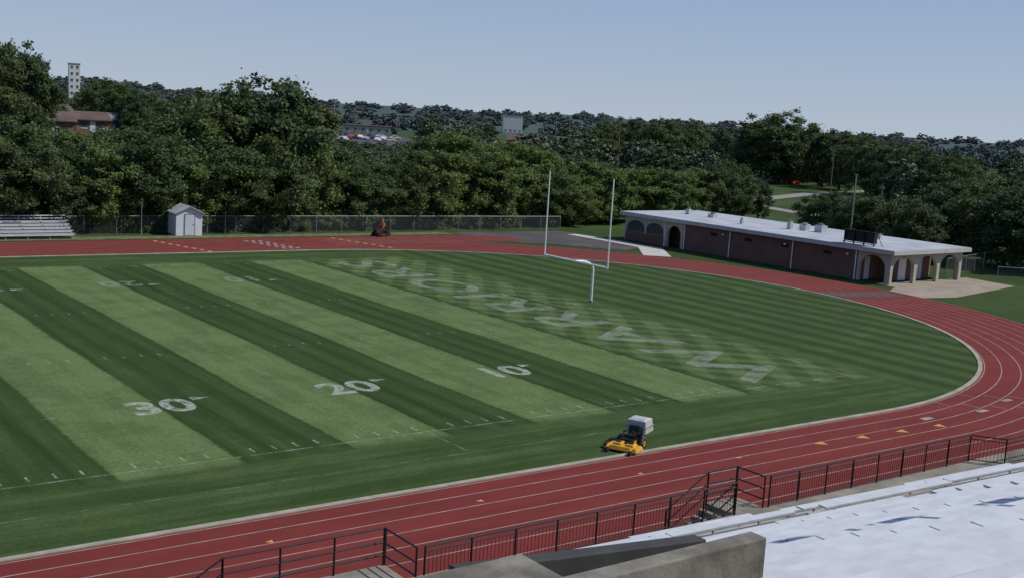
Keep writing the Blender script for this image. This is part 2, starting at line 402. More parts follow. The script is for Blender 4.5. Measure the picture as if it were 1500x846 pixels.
def railing(b_,p0,p1,h=1.05,sp=.125,post=1.5,mesh=True):
    p0=Vector(p0);p1=Vector(p1);L=(p1-p0).length;d=(p1-p0)/L;up=Vector((0,0,1))
    b_.cyl(p0+up*h,p1+up*h,.028,black,n=6);b_.cyl(p0+up*(.1),p1+up*(.1),.02,black,n=6);b_.cyl(p0+up*(h-.14),p1+up*(h-.14),.018,black,n=6)
    n_=max(1,round(L/post))
    for i in range(n_+1): q=p0+d*L*i/n_; b_.cyl(q-up*.08,q+up*h,.03,black,n=6)
    if mesh:
        n_=round(L/sp)
        for i in range(1,n_): q=p0+d*L*i/n_; b_.cyl(q+up*.1,q+up*(h-.14),.009,black,n=4,caps=False)
def openrail(b_,p0,p1,h=1.05,post=1.6):
    p0=Vector(p0);p1=Vector(p1);L=(p1-p0).length;d=(p1-p0)/L;up=Vector((0,0,1))
    for hh in (h,h*.62,h*.28): b_.cyl(p0+up*hh,p1+up*hh,.026,black,n=6)
    n_=max(1,round(L/post))
    for i in range(n_+1): q=p0+d*L*i/n_; b_.cyl(q-up*.08,q+up*h,.03,black,n=6)
b_=MB();yr=-15.78
railing(b_,(-29.2,yr,Z0),(-17.5,yr,Z0)); railing(b_,(-15.9,yr,Z0),(-4.4,yr,Z0)); railing(b_,(-4.4,yr,Z0),(-3.6,-16.8,Z0));railing(b_,(-3.6,-16.8,Z0),(14,-16.8,Z0))
railing(b_,(-70,yr,Z0),(-34.5,yr,Z0))
b_.obj("front_railing",None)
def landing(x0,x1,name,yout):
    e=empty(name)
    q=MB();q.box(x0,x1,yout,-15.7,Z0-.16,Z0+.004,conc)
    for i in range(6): q.box(x0-.3*(i+1),x0-.3*i-.002,yout,-15.72,Z0-.16-.17*(i+1)-.02,Z0-.17*(i+1),conc)
    for xx in (x0+.1,x1-.25): q.box(xx,xx+.15,yout-.2,yout-.05,0,Z0-.16,conc)
    q.obj("steps",e)
    r=MB();openrail(r,(x0,yout-.04,Z0),(x1,yout-.04,Z0));openrail(r,(x1-.04,yout-.04,Z0),(x1-.04,-15.75,Z0))
    openrail(r,(x0-1.8,yout-.04,Z0-1.02),(x0,yout-.04,Z0),post=1.9)
    openrail(r,(x0-1.8,-15.73,Z0-1.02),(x0,-15.73,Z0),post=1.9)
    r.obj("handrails",e)
landing(-34,-29.4,"stand_stairs",-14.1)
landing(-17.5,-16.1,"stand_stairs",-14.5)

# ------------------------------------------------------------------ field house (brick, arches)
fh=empty("brick_field_house",(45.9,23.6,0),math.radians(2.0))
HL,HD,HH=34.5,12.0,2.8
def archwall(b_,p0,p1,z1,arches,th,mat,n=12):
    p0=Vector((p0[0],p0[1],0));p1=Vector((p1[0],p1[1],0));d=(p1-p0);L=d.length;d/=L;nrm=Vector((-d.y,d.x,0))*th
    def slab(poly):
        k=len(poly);vs=[p0+d*a+Vector((0,0,z)) for a,z in poly];vs+=[v+nrm for v in vs]
        b_.add(vs,[(i,(i+1)%k,k+(i+1)%k,k+i) for i in range(k)]+[tuple(range(k-1,-1,-1)),tuple(range(k,2*k))],mat)
    x=0
    for a,c,s in arches:
        slab([(x,0),(a,0),(a,z1),(x,z1)])
        r=(c-a)/2;rz=min(r,z1-s-.25)
        pr=[(a+r-r*math.cos(math.pi*i/n),s+rz*math.sin(math.pi*i/n)) for i in range(n+1)]
        for q0,q1 in zip(pr[:-1],pr[1:]): slab([q0,q1,(q1[0],z1),(q0[0],z1)])
        x=c
    slab([(x,0),(L,0),(L,z1),(x,z1)])
b_=MB()
b_.box(0,HD,3.6,25.5,0,HH,brick)
b_.box(2.0,HD,25.5,HL,0,HH,brick)
b_.box(3.5,9.5,1.9,3.6,0,HH,brick)
b_.obj("brick_walls",fh)
b_=MB()
archwall(b_,(HD,0),(0,0),HH,[(.45,3.85,1.35),(4.3,7.7,1.35),(8.15,11.6,1.35)],-.35,tanm)
archwall(b_,(0,.35),(0,3.55),HH,[(.2,3.0,1.35)],-.35,tanm)
archwall(b_,(HD,.35),(HD,3.55),HH,[(.2,3.0,1.35)],.35,tanm)
archwall(b_,(0,25.55),(0,HL),HH,[(.35,2.3,1.4)],-.3,tanm)
b_.obj("arcades",fh)
b_=MB()
b_.box(-.06,-.004,28.3,34.3,0,1.05,brick)
for i,(a,c) in enumerate(((28.5,31.1),(31.4,34.1))):
    archpts=[(a,1.1),(c,1.1)]+[( (a+c)/2+(c-a)/2*math.cos(math.pi*t/10),1.6+.75*math.sin(math.pi*t/10)) for t in range(11)]
    b_.prism(archpts,'x',-.03,-.004,glassm)
b_.box(4.2,5.4,1.85,1.898,0,2.1,white)
b_.box(6.9,8.1,1.85,1.898,0,2.1,doorm)
b_.box(1.2,2.0,3.55,3.598,0,2.1,doorm)
for y in (6.5,11.5,16.2,20.8): b_.box(-.03,-.002,y,y+.9,1.95,2.3,darkm)
b_.obj("openings",fh)
b_=MB()
for y in (3.7,11.0,19.0,25.3,28.2): b_.cyl((-.09,y,0),(-.09,y,HH),.055,white,n=8)
for y in (3.75,11.05,19.05): b_.box(-.16,-.05,y+.8,y+1.0,2.2,2.35,white)
b_.obj("downspouts",fh)
b_=MB()
b_.box(-.55,HD+.5,-.6,HL+.5,HH+.003,HH+.34,simple("fascia_grey",(.42,.42,.42),.7,.15,1))
b_.box(-.5,HD+.45,-.55,HL+.45,HH+.343,HH+.40,roofw)
b_.obj("flat_roof",fh)
b_=MB();zr=HH+.40
for x,y,s,h in ((6.5,12.6,.9,.7),(6.2,14.4,.7,.55),(7.8,15.6,.8,.5),(5.5,15.8,.45,.8),(6,30.5,.5,.6),(6.2,27,.8,.4),(4,21,.3,.5),(8.5,7,.4,.4)):
    b_.box(x,x+s,y,y+s,zr,zr+h,alu); b_.cyl((x+s/2,y+s/2,zr+h),(x+s/2,y+s/2,zr+h+.15),s*.35,roofg)
b_.obj("roof_units",fh)
b_=MB()
b_.box(.6,.95,2.3,5.6,zr+.25,zr+1.25,black)
for y in (2.3,3.4,4.5,5.55): b_.box(.45,.6,y,y+.06,zr,zr+1.35,black); b_.cyl((1.9,y+.03,zr),(.95,y+.03,zr+1.1),.03,black,n=6)
b_.box(.4,.6,2.2,5.7,zr+1.25,zr+1.32,black)
b_.box(.4,.6,2.2,5.7,zr+.15,zr+.2,black)
b_.obj("loudspeaker_frame",fh)

# ------------------------------------------------------------------ shed
sh=empty("white_shed",(-4.3,66.9,0),math.radians(-4))
b_=MB()
b_.prism([(0,0),(2.5,0),(2.5,2.15),(1.25,2.75),(0,2.15)],'y',0,2.6,shadew); b_.obj("walls",sh)
b_=MB()
for s in (0,1):
    x0,x1=(-.22,1.25) if s==0 else (2.72,1.25)
    z0_=2.15-.105;z1_=2.76
    b_.add([(x0,-.25,z0_),(x1,-.25,z1_),(x1,2.85,z1_),(x0,2.85,z0_),(x0,-.25,z0_+.09),(x1,-.25,z1_+.09),(x1,2.85,z1_+.09),(x0,2.85,z0_+.09)],[(0,1,2,3),(4,5,6,7),(0,1,5,4),(1,2,6,5),(2,3,7,6),(3,0,4,7)],roofw)
b_.obj("gable_roof",sh)
b_=MB();b_.box(.85,1.75,-.04,-.003,.05,2.0,doorm);b_.box(.78,.84,-.05,-.004,.0,2.07,roofg);b_.box(1.76,1.82,-.05,-.004,0,2.07,roofg);b_.box(.78,1.82,-.05,-.004,2.01,2.07,roofg);b_.box(1.62,1.68,-.07,-.04,1.0,1.1,black)
b_.obj("door",sh)

# ------------------------------------------------------------------ visitors' bleachers
b_=MB();nb=5
for i in range(nb):
    y=65.7+i*.62;z=.42+i*.22
    b_.box(-46,-13.9,y,y+.26,z,z+.05,alu); b_.box(-46,-13.9,y+.28,y+.6,z-.2,z-.16,alu)
    b_.box(-46,-13.9,y+.6,y+.62,z-.2,z+.02,alu)
for k in range(18):
    x=-14.2-k*1.85
    b_.cyl((x,65.7,.06),(x,68.9,.06),.04,alu,n=6); b_.cyl((x,65.8,.06),(x,68.8,1.25),.04,alu,n=6); b_.cyl((x,68.9,0),(x,68.9,1.75),.035,alu,n=6)
    b_.cyl((x,67.3,.06),(x,67.3,.75),.035,alu,n=6)
for z in (1.5,1.75): b_.cyl((-46,68.9,z),(-13.9,68.9,z),.035,alu,n=6)
for z in (.8,1.2,1.75): b_.cyl((-14,67.0,z-.3*(1.9-z)),(-14,68.9,z),.03,alu,n=6)
b_.obj("aluminium_bleachers")

# ------------------------------------------------------------------ fences
m,nt,bb=newmat("chain_link"); linkm=m
bb.inputs["Base Color"].default_value=(.22,.23,.24,1);bb.inputs["Roughness"].default_value=.6
tr=nt.nodes.new("ShaderNodeBsdfTransparent");mx=nt.nodes.new("ShaderNodeMixShader");mx.inputs[0].default_value=.10
nt.links.new(tr.outputs[0],mx.inputs[1]);nt.links.new(bb.outputs[0],mx.inputs[2]);nt.links.new(mx.outputs[0],nt.nodes["Material Output"].inputs[0])
galv=simple("galvanised_steel",(.3,.31,.32),.5,.2,2,metal=.3)
def fence(pts,h=1.8,sp=3.0):
    b_=MB()
    for (xa,ya),(xb,yb_) in zip(pts[:-1],pts[1:]):
        L=math.hypot(xb-xa,yb_-ya);n_=max(1,round(L/sp))
        for i in range(n_+1):
            t=i/n_;x=xa+(xb-xa)*t;y=ya+(yb_-ya)*t; b_.cyl((x,y,-.3),(x,y,h+.05),.035,galv,n=6)
        b_.cyl((xa,ya,h),(xb,yb_,h),.025,galv,n=6)
        b_.add([(xa,ya,0.02),(xb,yb_,0.02),(xb,yb_,h),(xa,ya,h)],[(0,1,2,3)],linkm)
    return b_.obj("chain_link_fence")
fence([(-60,69.6),(-6,69.6),(26,68.4),(43,67.6)],1.6)
fence([(58.5,26),(75,30),(98,38)],1.8); fence([(61,22),(66,18),(74,8)],1.5)
def lamp(name,x,y,h,r=.08,arm=True,mat=galv):
    b_=MB();z=float(tz(x,y));b_.cyl((0,0,-.2),(0,0,h),r,mat,r*.6,n=8);b_.cyl((0,0,-.1),(0,0,.3),r*2,conc,n=8)
    b_.cyl((0,0,h),(0,0,h+.08),r*1.4,mat,n=8)
    return b_.obj(name,loc=(x,y,z),rot=math.radians(40))
lamp("field_light_pole",63.5,41.5,8.9,.12,False,simple("pole_grey",(.22,.22,.21),.6,.1,2)); 
def upole(x,y,h):
    b_=MB();z=float(tz(x,y));b_.cyl((0,0,-.2),(0,0,h),.16,wood,.1,n=8);b_.box(-1.2,1.2,-.06,.06,h-.7,h-.55,wood);b_.box(-.9,.9,-.05,.05,h-1.5,h-1.37,wood)
    for xx in(-1.1,-.5,.5,1.1): b_.cyl((xx,0,h-.55),(xx,0,h-.35),.05,galv,n=6)
    b_.cyl((.3,.1,h-2.6),(.3,.1,h-1.8),.22,galv,n=8)
    b_.obj("utility_pole",loc=(x,y,z),rot=math.radians(50))
for x,y,h in ((77.5,48,7.6),(112,135,13),(140,190,13.5),(75,185,14),(160,120,10)): upole(x,y,h)
lamp("fence_flag_post",-7.0,68.6,2.6,.04,False); lamp("fence_flag_post",1.5,69,2.0,.04,False)

# ------------------------------------------------------------------ zero-turn mower
def mower(name,loc,rot):
    e=empty(name,loc,rot);e.scale=(1,1,.92)
    b_=MB()
    b_.box(.45,1.25,-.72,.72,.10,.28,yellow,top=(.06,.10,.08,.08))
    b_.box(.55,1.05,-.45,-.05,.28,.38,yellow,top=(.05,.05,.05,.05)); b_.box(.55,1.05,.1,.5,.28,.38,yellow,top=(.05,.05,.05,.05))
    for y in (-.25,.3): b_.cyl((.8,y,.38),(.8,y,.44),.11,black,n=14)
    b_.box(.6,1.0,-.85,-.73,.12,.24,black)
    for y in (-.5,.5): b_.box(1.2,1.5,y-.03,y+.03,.24,.30,yellow)
    b_.obj("cutting_deck",e,bevel=.02)
    b_=MB()
    b_.box(-.75,.55,-.32,.32,.24,.42,yellow,top=(.04,.12,.05,.05)); b_.box(-.7,-.15,-.3,.3,.42,.58,black,top=(.05,.05,.05,.05)); b_.box(.1,.55,-.28,.28,.38,.45,black)
    b_.box(.25,.7,-.06,.06,.26,.36,black)
    b_.obj("chassis",e,bevel=.02)
    b_=MB()
    b_.box(-.15,.32,-.24,.24,.48,.60,black,top=(.03,.03,.03,.03)); b_.prism([(-.2,.52),(-.08,.52),(-.16,.92),(-.26,.92)],'y',-.23,.23,black)
    for s in(-1,1): b_.tube([(.1,s*.3,.42),(.3,s*.3,.72),(.42,s*.12,.84)],.02,black,8); b_.box(-.1,.2,s*.3-.03,s*.3+.03,.64,.70,black)
    b_.obj("seat_and_levers",e,bevel=.02)
    b_=MB()
    b_.box(-1.2,-.28,-.46,.46,.56,1.12,plast,top=(.10,.05,.05,.05)); b_.box(-1.13,-.30,-.41,.41,1.125,1.2,plast,top=(.22,.12,.12,.12))
    b_.box(-1.2,-1.182,-.36,.36,.62,1.06,roofg)
    b_.box(-1.21,-.27,-.47,.47,.82,.85,roofg)
    b_.cyl((-.3,.36,.75),(.5,.62,.28),.09,black,n=8)
    for s in(-1,1): b_.cyl((-.7,s*.3,.4),(-.8,s*.34,.58),.025,black,n=6)
    b_.obj("grass_hopper",e,bevel=.04)
    b_=MB()
    for s in(-1,1):
        b_.cyl((.05,s*.36,.25),(.05,s*.56,.25),.25,rubber,n=20); b_.cyl((.05,s*.565,.25),(.05,s*.575,.25),.13,yellow,n=14)
        b_.cyl((1.42,s*.5-.05,.11),(1.42,s*.5+.05,.11),.11,rubber,n=14); b_.cyl((1.42,s*.5,.1),(1.42,s*.5,.28),.02,black,n=6)
    b_.cyl((-.85,-.07,.17),(-.85,.07,.17),.17,rubber,n=16); b_.cyl((-.85,0,.17),(-.75,0,.36),.03,black,n=6)
    b_.obj("wheels",e)
    return e
mower("zero_turn_mower",(-12.3,-5.4,.0),math.radians(205))

# ------------------------------------------------------------------ tractor with driver
tr_=empty("lawn_tractor",(16.6,64.4,.01),math.radians(200))
b_=MB()
b_.box(.3,1.1,-.28,.28,.35,.75,redp,top=(0,.08,.05,.05)); b_.box(-.7,.3,-.3,.3,.3,.48,black); b_.box(-.75,-.1,-.5,-.3,.35,.62,redp,top=(.1,.1,0,.05)); b_.box(-.75,-.1,.3,.5,.35,.62,redp,top=(.1,.1,.05,0))
b_.box(-.45,.0,-.22,.22,.6,.7,black); b_.box(-.52,-.44,-.22,.22,.62,1.0,black); b_.cyl((.35,0,.7),(.18,0,.98),.02,black,n=6); b_.cyl((.17,-.0,.97),(.15,0,1.0),.17,black,n=14)
b_.box(-.4,.8,-.6,.6,.12,.28,redp,top=(.05,.05,.05,.05))
b_.obj("body",tr_,bevel=.03)
b_=MB()
for s in(-1,1): b_.cyl((-.45,s*.36,.3),(-.45,s*.6,.3),.3,rubber,n=18); b_.cyl((.85,s*.34,.18),(.85,s*.5,.18),.18,rubber,n=16)
b_.obj("wheels",tr_)
def figure(name,parent,joints,edges,radii,mat,root=0):
    me=bpy.data.meshes.new(name);me.from_pydata(joints,edges,[]);me.materials.append(mat)
    o=bpy.data.objects.new(name,me);C.objects.link(o);o.parent=parent
    md=o.modifiers.new("skin",'SKIN')
    for i,r in enumerate(radii): me.skin_vertices[0].data[i].radius=(r,r)
    me.skin_vertices[0].data[root].use_root=True
    s=o.modifiers.new("sub",'SUBSURF');s.levels=1;s.render_levels=1
    return o
pe=empty("tractor_driver");pe.parent=tr_
figure("torso_and_arms",pe,[(-.22,0,.78),(-.24,0,1.05),(-.22,0,1.27),(-.2,.2,1.25),(-.05,.24,1.02),(.12,.12,1.02),(-.2,-.2,1.25),(-.05,-.24,1.02),(.12,-.12,1.02),(-.2,0,1.36)],[(0,1),(1,2),(2,3),(3,4),(4,5),(2,6),(6,7),(7,8),(2,9)],[.15,.145,.13,.075,.05,.04,.075,.05,.04,.055],orange)
figure("legs",pe,[(-.22,0,.76),(-.2,.1,.75),(.2,.14,.78),(.24,.15,.4),(.36,.15,.36),(-.2,-.1,.75),(.2,-.14,.78),(.24,-.15,.4),(.36,-.15,.36)],[(0,1),(1,2),(2,3),(3,4),(0,5),(5,6),(6,7),(7,8)],[.13,.1,.075,.05,.045,.1,.075,.05,.045],jean)
figure("head",pe,[(-.2,0,1.4),(-.18,0,1.48),(-.17,0,1.56)],[(0,1),(1,2)],[.055,.085,.08],skin)
figure("cap",pe,[(-.2,0,1.6),(-.17,0,1.62),(-.05,0,1.58)],[(0,1),(1,2)],[.08,.085,.04],orange)

# ------------------------------------------------------------------ houses / far buildings
def polar(deg,D): return (-45+D*math.sin(math.radians(deg)),-40+D*math.cos(math.radians(deg)))
def ang(px): return math.degrees(.6496+math.atan((px-750)/1712))
def house(name,x,y,w,d,h,rot,wall,roof,rh=2.0,flat=False,storeys=1):
    z=float(tz(x,y));e=empty(name,(x,y,z),rot)
    b_=MB();b_.box(-w/2,w/2,-d/2,d/2,-1,h,wall)
    if not flat: b_.prism([(-d/2,h),(d/2,h),(0,h+rh)],'x',-w/2,w/2,wall)
    b_.obj("walls",e)
    b_=MB()
    if flat: b_.box(-w/2-.2,w/2+.2,-d/2-.2,d/2+.2,h+.003,h+.4,roof)
    else:
        for s in(-1,1):
            ya=s*(d/2+.5);za=h-.5*rh/(d/2)
            b_.add([(-w/2-.4,ya,za+.02),(w/2+.4,ya,za+.02),(w/2+.4,0,h+rh+.02),(-w/2-.4,0,h+rh+.02),(-w/2-.4,ya,za+.2),(w/2+.4,ya,za+.2),(w/2+.4,0,h+rh+.2),(-w/2-.4,0,h+rh+.2)],[(0,1,2,3),(4,5,6,7),(0,1,5,4),(1,2,6,5),(2,3,7,6),(3,0,4,7)],roof)
    b_.obj("roof",e)
    b_=MB();n_=max(2,int(w/3.2))
    for s in range(storeys):
        zz=.9+s*h/storeys
        for i in range(n_):
            xx=-w/2+w*(i+.5)/n_; hw=min(.5,w/n_*.3)
            b_.box(xx-hw,xx+hw,-d/2-.04,-d/2-.003,zz,zz+1.2,glassm);b_.box(xx-hw-.12,xx+hw+.12,-d/2-.08,-d/2-.045,zz-.14,zz-.02,white)
    b_.box(-.5,.5,-d/2-.06,-d/2-.042,0,2.1,doorm)
    b_.obj("windows_and_door",e)
H=[("brick_house",ang(30),235,13,9,3.6,brick2,roofb),("brick_house",ang(62),205,6,6,3.0,brick2,roofb),("brick_house",ang(118),230,6,6,2.4,brick2,roofb),("brick_house",ang(148),240,5,6,2.2,brick2,roofg),("brick_house",ang(248),225,6,6,3.2,brick,roofb)]
for n_,a,D,w,d,h,wl,rf in H:
    x,y=polar(a,D);house(n_,x,y,w,d,h,-math.radians(a)+.25,wl,rf,1.2)
x,y=polar(ang(98),560);house("concrete_tower",x,y,4.6,5,17,-.2,simple("tower_white",(.6,.6,.58),.8,.1,.2),roofg,flat=True,storeys=6)
x,y=polar(ang(735),800);house("white_office_building",x,y,13,9,11.6-float(tz(x,y)),-.5,simple("office_white",(.6,.6,.58),.8,.1,.2),roofg,flat=True,storeys=1)
for px,D,w,d,h,mt in ((525,560,22,15,3.2,tanm),(775,420,22,12,4,brick),(910,400,30,14,3.5,tanm),(1200,330,26,12,3.5,brick),(650,520,30,14,4,concl)):
    x,y=polar(ang(px),D);house("low_building",x,y,w,d,h,-math.radians(ang(px)),mt,roofb,flat=(px in(525,910)))
# ------------------------------------------------------------------ cars
def car(x,y,rot,col):
    z=float(tz(x,y))
    pm=simple("car_paint",col,.3,.05,1,spec=.6)
    e=empty("parked_car",(x,y,z+.06),rot)
    b_=MB()
    pro=[(-2.2,.35),(-2.2,.8),(-2.05,.92),(-1.5,.95),(-1.0,1.38),(.3,1.42),(1.0,.98),(1.95,.85),(2.2,.68),(2.2,.35)]
    b_.prism(pro,'y',-.86,.86,pm); b_.obj("body",e,bevel=.06)
    b_=MB()
    g=[(-1.38,.98),(-.98,1.3),(.25,1.34),(.82,.98)]
    b_.prism(g,'y',-.872,-.862,glassm);b_.prism(g,'y',.862,.872,glassm)
    b_.add([(.36,-.75,1.40),(.36,.75,1.40),(.98,.78,1.01),(.98,-.78,1.01)],[(0,1,2,3)],glassm)
    b_.obj("windows",e)
    b_=MB()
    for xx in(-1.35,1.35):
        for s in(-1,1): b_.cyl((xx,s*.7,.33),(xx,s*.9,.33),.33,rubber,n=16);b_.cyl((xx,s*.9,.33),(xx,s*.91,.33),.18,alu,n=12)
    b_.obj("wheels",e)
cols=[(.7,.7,.7),(.6,.6,.62),(.4,.02,.02),(.03,.03,.035),(.75,.75,.75),(.35,.36,.38),(.03,.06,.2),(.7,.7,.68)]
o=sheet("parking_lot",[polar(ang(465),395),polar(ang(590),395),polar(ang(590),520),polar(ang(455),520)],.06,asph)
for i,(px,D) in enumerate(((487,425),(493,428),(500,455),(508,440),(516,462),(524,445),(533,450),(541,438),(550,455),(558,445),(512,480),(530,485),(545,490),(480,470),(496,500),(566,480))):
    x,y=polar(ang(px),D);car(x,y,-math.radians(ang(px))+(1.3 if i%3 else .2),cols[i%8])
for i,(px,D) in enumerate(((925,330),(938,333),(985,335),(996,338),(1105,300),(1118,303),(1150,305))):
    x,y=polar(ang(px),D);car(x,y,-math.radians(ang(px))+.15*i,cols[(i*3)%8])
def ribbon(name,pts,w,z,mat):
    b_=MB();vs=[]
    for i,p in enumerate(pts):
        a=Vector(pts[max(0,i-1)]);c=Vector(pts[min(len(pts)-1,i+1)]);d=(c-a).normalized();n_=Vector((-d.y,d.x))*w/2
        for s in(-1,1): q=Vector(p)+n_*s; vs.append((q.x,q.y,float(tz(q.x,q.y))+z))
    b_.add(vs,[(2*i,2*i+1,2*i+3,2*i+2) for i in range(len(pts)-1)],mat);return b_.obj(name)
ribbon("park_road",[(118,45),(113,65),(108,84),(112,98),(130,112),(160,125),(210,140),(300,150)],4,.03,simple("road_concrete",(.26,.24,.21),.9,.2,.5))

# ------------------------------------------------------------------ trees
def make_tree(name,leaf,seed,H=10.,R=4.2,base=.12,nclump=120,per=110,ls=.2,shape='round',nl=11):
    g=np.random.default_rng(seed); b_=MB()
    b_.cyl((0,0,-1.5),(0,0,H*.35),.24*H/10,bark,.17*H/10,n=8,caps=False)
    b_.cyl((0,0,H*.35),(g.normal()*.3,g.normal()*.3,H*.8),.17*H/10,bark,.05,n=6,caps=False)
    lobes=[]
    for i in range(nl):
        t=(i+.5)/nl; az=i*2.4+g.normal()*.4
        if shape=='round': wd=math.sin(math.pi*min(1,.18+.72*t))
        elif shape=='tall': wd=.85*math.sin(math.pi*min(1,.25+.62*t))
        else: wd=1.1*(1-t)
        rad=R*wd*g.uniform(.45,.75); lr=R*g.uniform(.34,.56)*(1 if shape!='cone' else (.75-.45*t))
        zc=H*(base+(1-base)*t)-lr*.55*t+lr*.3*(1-t)
        lobes.append((rad*math.cos(az),rad*math.sin(az),zc,lr))
        b_.cyl((0,0,max(.8,zc*.5)),(rad*math.cos(az)*.9,rad*math.sin(az)*.9,zc),.10*H/10,bark,.03,n=5,caps=False)
    V=[]
    for k in range(nclump):
        x,y,z,lr=lobes[k%nl]
        d=g.normal(size=3);d/=np.linalg.norm(d); d[2]=d[2]*.9+.12
        q=lr*g.uniform(.55,1.05);cx,cy,cz=x+d[0]*q,y+d[1]*q,z+d[2]*q*.85
        if cz<.3: cz=.3+g.random()*.5
        r=g.uniform(.35,.75)*R/4.2
        n_=int(per*(r/.58)**1.6)
        c=np.array([cx,cy,cz])+g.normal(size=(n_,3))*r*np.array([.62,.62,.42])
        out=c-np.array([0,0,H*.45]);out/=np.linalg.norm(out,axis=1)[:,None]
        nrm=out*.5+g.normal(size=(n_,3))*.6+np.array([0,0,.4]);nrm/=np.linalg.norm(nrm,axis=1)[:,None]
        a=np.cross(nrm,g.normal(size=(n_,3)));a/=np.linalg.norm(a,axis=1)[:,None];bb_=np.cross(nrm,a)
        s=(ls*g.uniform(.55,1.2,n_))[:,None]
        V.append(np.stack([c-a*s,c-bb_*s*.62-nrm*s*.15,c+a*s,c+bb_*s*.62-nrm*s*.15],1).reshape(-1,3))
    V=np.concatenate(V);nq=len(V)//4;nv0=len(b_.v)
    verts=np.concatenate([np.array(b_.v),V]);me=bpy.data.meshes.new(name)
    faces=b_.f+[(nv0+4*i,nv0+4*i+1,nv0+4*i+2,nv0+4*i+3) for i in range(nq)]
    me.from_pydata(verts.tolist(),[],faces);me.materials.append(bark);me.materials.append(leaf)
    me.polygons.foreach_set("material_index",[0]*len(b_.f)+[1]*nq);me.update();return me
T=[make_tree("deciduous_tree_a",leafA,1,base=.08,ls=.18,per=125),make_tree("deciduous_tree_b",leafA,2,R=4.6,base=.10,nclump=135,ls=.18,per=125),make_tree("deciduous_tree_c",leafC,3,R=3.9,base=.05,shape='tall',ls=.18,per=125),
   make_tree("deciduous_tree_d",leafC,4,R=4.4,base=.08,ls=.18,per=125),make_tree("deciduous_tree_e",leafB,5,R=4.0,base=.06,ls=.18,per=125),make_tree("deciduous_tree_f",leafA,6,R=4.5,base=.2,nclump=110,ls=.18,per=125)]
TF=[make_tree("far_tree_a",leafF,21,R=5,nclump=50,per=50,ls=.42,base=.05,nl=9),make_tree("far_tree_b",leafF,22,R=4.5,nclump=45,per=50,ls=.42,base=.03,shape='tall',nl=9),make_tree("far_tree_c",leafC,23,R=5,nclump=50,per=50,ls=.42,base=.05,nl=9)]
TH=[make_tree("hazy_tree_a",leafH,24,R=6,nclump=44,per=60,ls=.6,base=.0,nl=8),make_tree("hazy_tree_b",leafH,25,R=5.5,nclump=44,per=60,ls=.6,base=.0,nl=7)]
TP=make_tree("conifer_tree",leafC,31,R=2.6,base=.05,nclump=90,per=80,ls=.2,shape='cone',nl=14)
def plant(me,x,y,h,w=1.0,name="deciduous_tree",parent=None):
    o=bpy.data.objects.new(name,me);C.objects.link(o);z=float(tz(x,y))
    o.location=(x,y,z-.1);s=h/10.;o.scale=(s*w*random.uniform(.9,1.1),s*w*random.uniform(.9,1.1),s);o.rotation_euler=(0,0,random.uniform(0,6.28))
    if parent:o.parent=parent
    return o
prof_px=[-120,0,60,120,200,250,300,350,400,425,450,475,500,570,595,625,650,700,760,820,880]
prof_z =[10,9.6,9.0,8.9,8.9,11.2,14.2,14.6,15.4,13.8,9.5,7.6,6.8,7.0,7.6,11.2,11.0,10.2,9.4,8.2,7.0]
def topz(px): return float(np.interp(px,prof_px,prof_z))
for row in range(3):
    px=-120+row*9
    while px<880:
        a=ang(px);yy=72.5+row*8+random.uniform(-1.5,1.5)
        D=(yy+40)/math.cos(math.radians(a));x,y=polar(a,D)
        z=topz(px)*random.uniform(.88,1.04)
        if row==0: z=min(z,9.5)*random.uniform(.7,1.0)
        h=z-float(tz(x,y)); bright=(random.random()<.12+.5*(px>600))
        me=T[4] if bright and row<2 else random.choice([T[0],T[1],T[2],T[0],T[5],T[3]])
        plant(me,x,y,h,1.0 if h>8 else 1.15); px+=random.uniform(24,38)*(h/10)**.8
shrub=make_tree("shrub_mesh",leafA,41,H=10,R=7,base=0.0,nclump=60,per=70,ls=.6)
x=-62
while x<44:
    plant(shrub,x,71+random.uniform(-.6,1.2),random.uniform(1.6,3.0),1.0,"shrub");x+=random.uniform(1.6,3)
def TT(px,D,h,w,i,name="deciduous_tree"):
    x,y=polar(ang(px),D);plant(T[i] if i<9 else TP,x,y,h,w,name)
